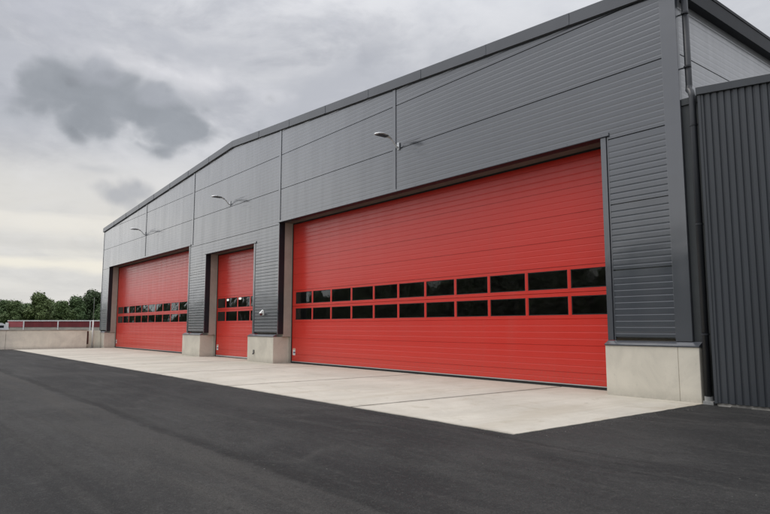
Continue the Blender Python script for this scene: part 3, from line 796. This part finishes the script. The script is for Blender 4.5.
# base deck: grey lavender above, warm cream towards the horizon
S = 1.0
base = t.mix(t.smooth(el_, 3, 18), (.80,.765,.69), (.50,.515,.56))
base = t.mix(t.smooth(n1, .40, .62, 0, .80), base, (.71,.715,.74))
base = t.mix(t.smooth(n2, .46, .64, 0, .60), base, (.41,.425,.47))
base = t.mix(t.smooth(n4, .44, .72, 0, .25), base, (.78,.78,.80))
base = t.mix(t.math('MULTIPLY', t.smooth(puff, .55, .2, 0, .38), t.smooth(n1, .35, .6)), base, (.80,.80,.82))
low = t.smooth(el_, 10, 16, 1, 0)
base = t.mix(t.math('MULTIPLY', low, .45), base, (.80,.77,.70))
band = t.math('MULTIPLY', t.smooth(nl, .45, .62), t.smooth(el_, 3, 13, 1, 0))
base = t.mix(t.math('MULTIPLY', band, .5), base, (.60,.59,.57))
lev = t.math('ADD', el_, t.math('MULTIPLY', t.math('SUBTRACT', nl, .5), 2.4))
for e0, w_, s_, cc in ((4.9, .6, .75, (.93,.88,.76)), (6.6, .5, .35, (.60,.59,.57)), (8.4, .9, .55, (.88,.84,.76)), (2.3, .9, .35, (.68,.67,.65))):
    base = t.mix(t.smooth(t.math('ABSOLUTE', t.math('SUBTRACT', lev, e0)), w_*.2, w_*1.5, s_, 0), base, cc)
base = t.mix(t.smooth(az_, 118, 150, .45, 0), base, (.66,.68,.72))
def cloud(c, a0, e0, ra, re, rot, jag, soft, amt, col):
    m_ = blob(a0, e0, ra, re, rot, jag, soft)
    sh = t.mix(t.smooth(n5, .36, .66), tuple(x*.90 for x in col), tuple(min(1, x*1.16) for x in col))
    sh = t.mix(t.smooth(puff, .25, .7, 0, .6), sh, tuple(x*1.30 for x in col))
    return t.mix(t.math('MULTIPLY', m_, amt), c, sh)
DC = (.265,.282,.308)
c = cloud(base, 160.5, 21.3, 8.5, 1.6, .10, .30, .6, .55, (.70,.695,.72))       # bright rim on top
c = cloud(c, 165.3, 18.0, 11.5, 3.7, .06, .30, .55, .72, (.37,.388,.415))       # soft body
c = cloud(c, 170.3, 18.9, 5.4, 2.8, .05, .26, .30, .85, DC)
c = cloud(c, 165.6, 18.2, 6.2, 3.0, .05, .26, .28, .90, DC)
c = cloud(c, 160.6, 17.2, 5.4, 2.5, .10, .26, .28, .88, DC)
c = cloud(c, 166.8, 20.8, 2.0, 1.2, .0, .26, .4, .75, (.34,.355,.39))
c = cloud(c, 162.0, 19.6, 2.2, 1.0, .0, .26, .4, .7, (.35,.365,.40))
c = cloud(c, 164.8, 11.0, 3.7, 1.75, .10, .30, .35, .8, (.37,.38,.405))
c = cloud(c, 166.9, 13.0, 2.4, .7, .05, .35, .5, .6, (.44,.45,.47))
c = cloud(c, 172.5, 24.5, 8, 3, 0, .4, .6, .45, (.43,.44,.49))
c = cloud(c, 150, 30.0, 12, 3, .1, .5, .6, .45, (.43,.44,.49))
# an overcast sky is brighter overhead; more brightness is added behind the viewer
zen = t.smooth(Z, .38, .85, 1.0, 2.5)
back = t.smooth(Y, .15, -.6, 1.0, 1.25)
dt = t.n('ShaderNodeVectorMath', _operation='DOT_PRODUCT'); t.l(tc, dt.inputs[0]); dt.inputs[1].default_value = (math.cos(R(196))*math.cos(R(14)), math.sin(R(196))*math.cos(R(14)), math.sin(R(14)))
glow = t.math('ADD', 1.0, t.math('MULTIPLY', t.smooth(dt.outputs['Value'], .87, .99, 0, .72), t.smooth(Y, .06, -.16)))   # added glow low behind the viewer's left, to brighten the far cladding
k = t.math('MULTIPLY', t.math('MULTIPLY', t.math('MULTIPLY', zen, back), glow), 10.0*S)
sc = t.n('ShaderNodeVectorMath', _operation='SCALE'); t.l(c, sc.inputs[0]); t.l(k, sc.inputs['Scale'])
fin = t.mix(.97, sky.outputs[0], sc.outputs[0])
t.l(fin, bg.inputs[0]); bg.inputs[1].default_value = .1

sl = bpy.data.lights.new('sun', 'SUN'); sl.energy = 1.25; sl.angle = R(25); sl.color = (1,.95,.88)
so = bpy.data.objects.new('sun', sl); COL.objects.link(so); so.rotation_euler = sd.to_track_quat('Z', 'Y').to_euler(); so.location = (-20,-30,30)

# ------------------------------------------------------------------ camera
cam = bpy.data.cameras.new('camera'); cam.sensor_width = 36; cam.lens = 629.93/770*36; cam.clip_end = 2000; cam.clip_start = .05
co = bpy.data.objects.new('camera', cam); COL.objects.link(co); co.location = CAM
co.rotation_euler = (R(90+6.3577), 0, yaw); scene.camera = co
vs = scene.view_settings; vs.view_transform = 'Standard'; vs.look = 'None'; vs.gamma = 1; vs.exposure = 0.0
vs.use_curve_mapping = False
scene.render.resolution_x = 1024; scene.render.resolution_y = 684
scene.cycles.max_bounces = 8; scene.cycles.transparent_max_bounces = 16
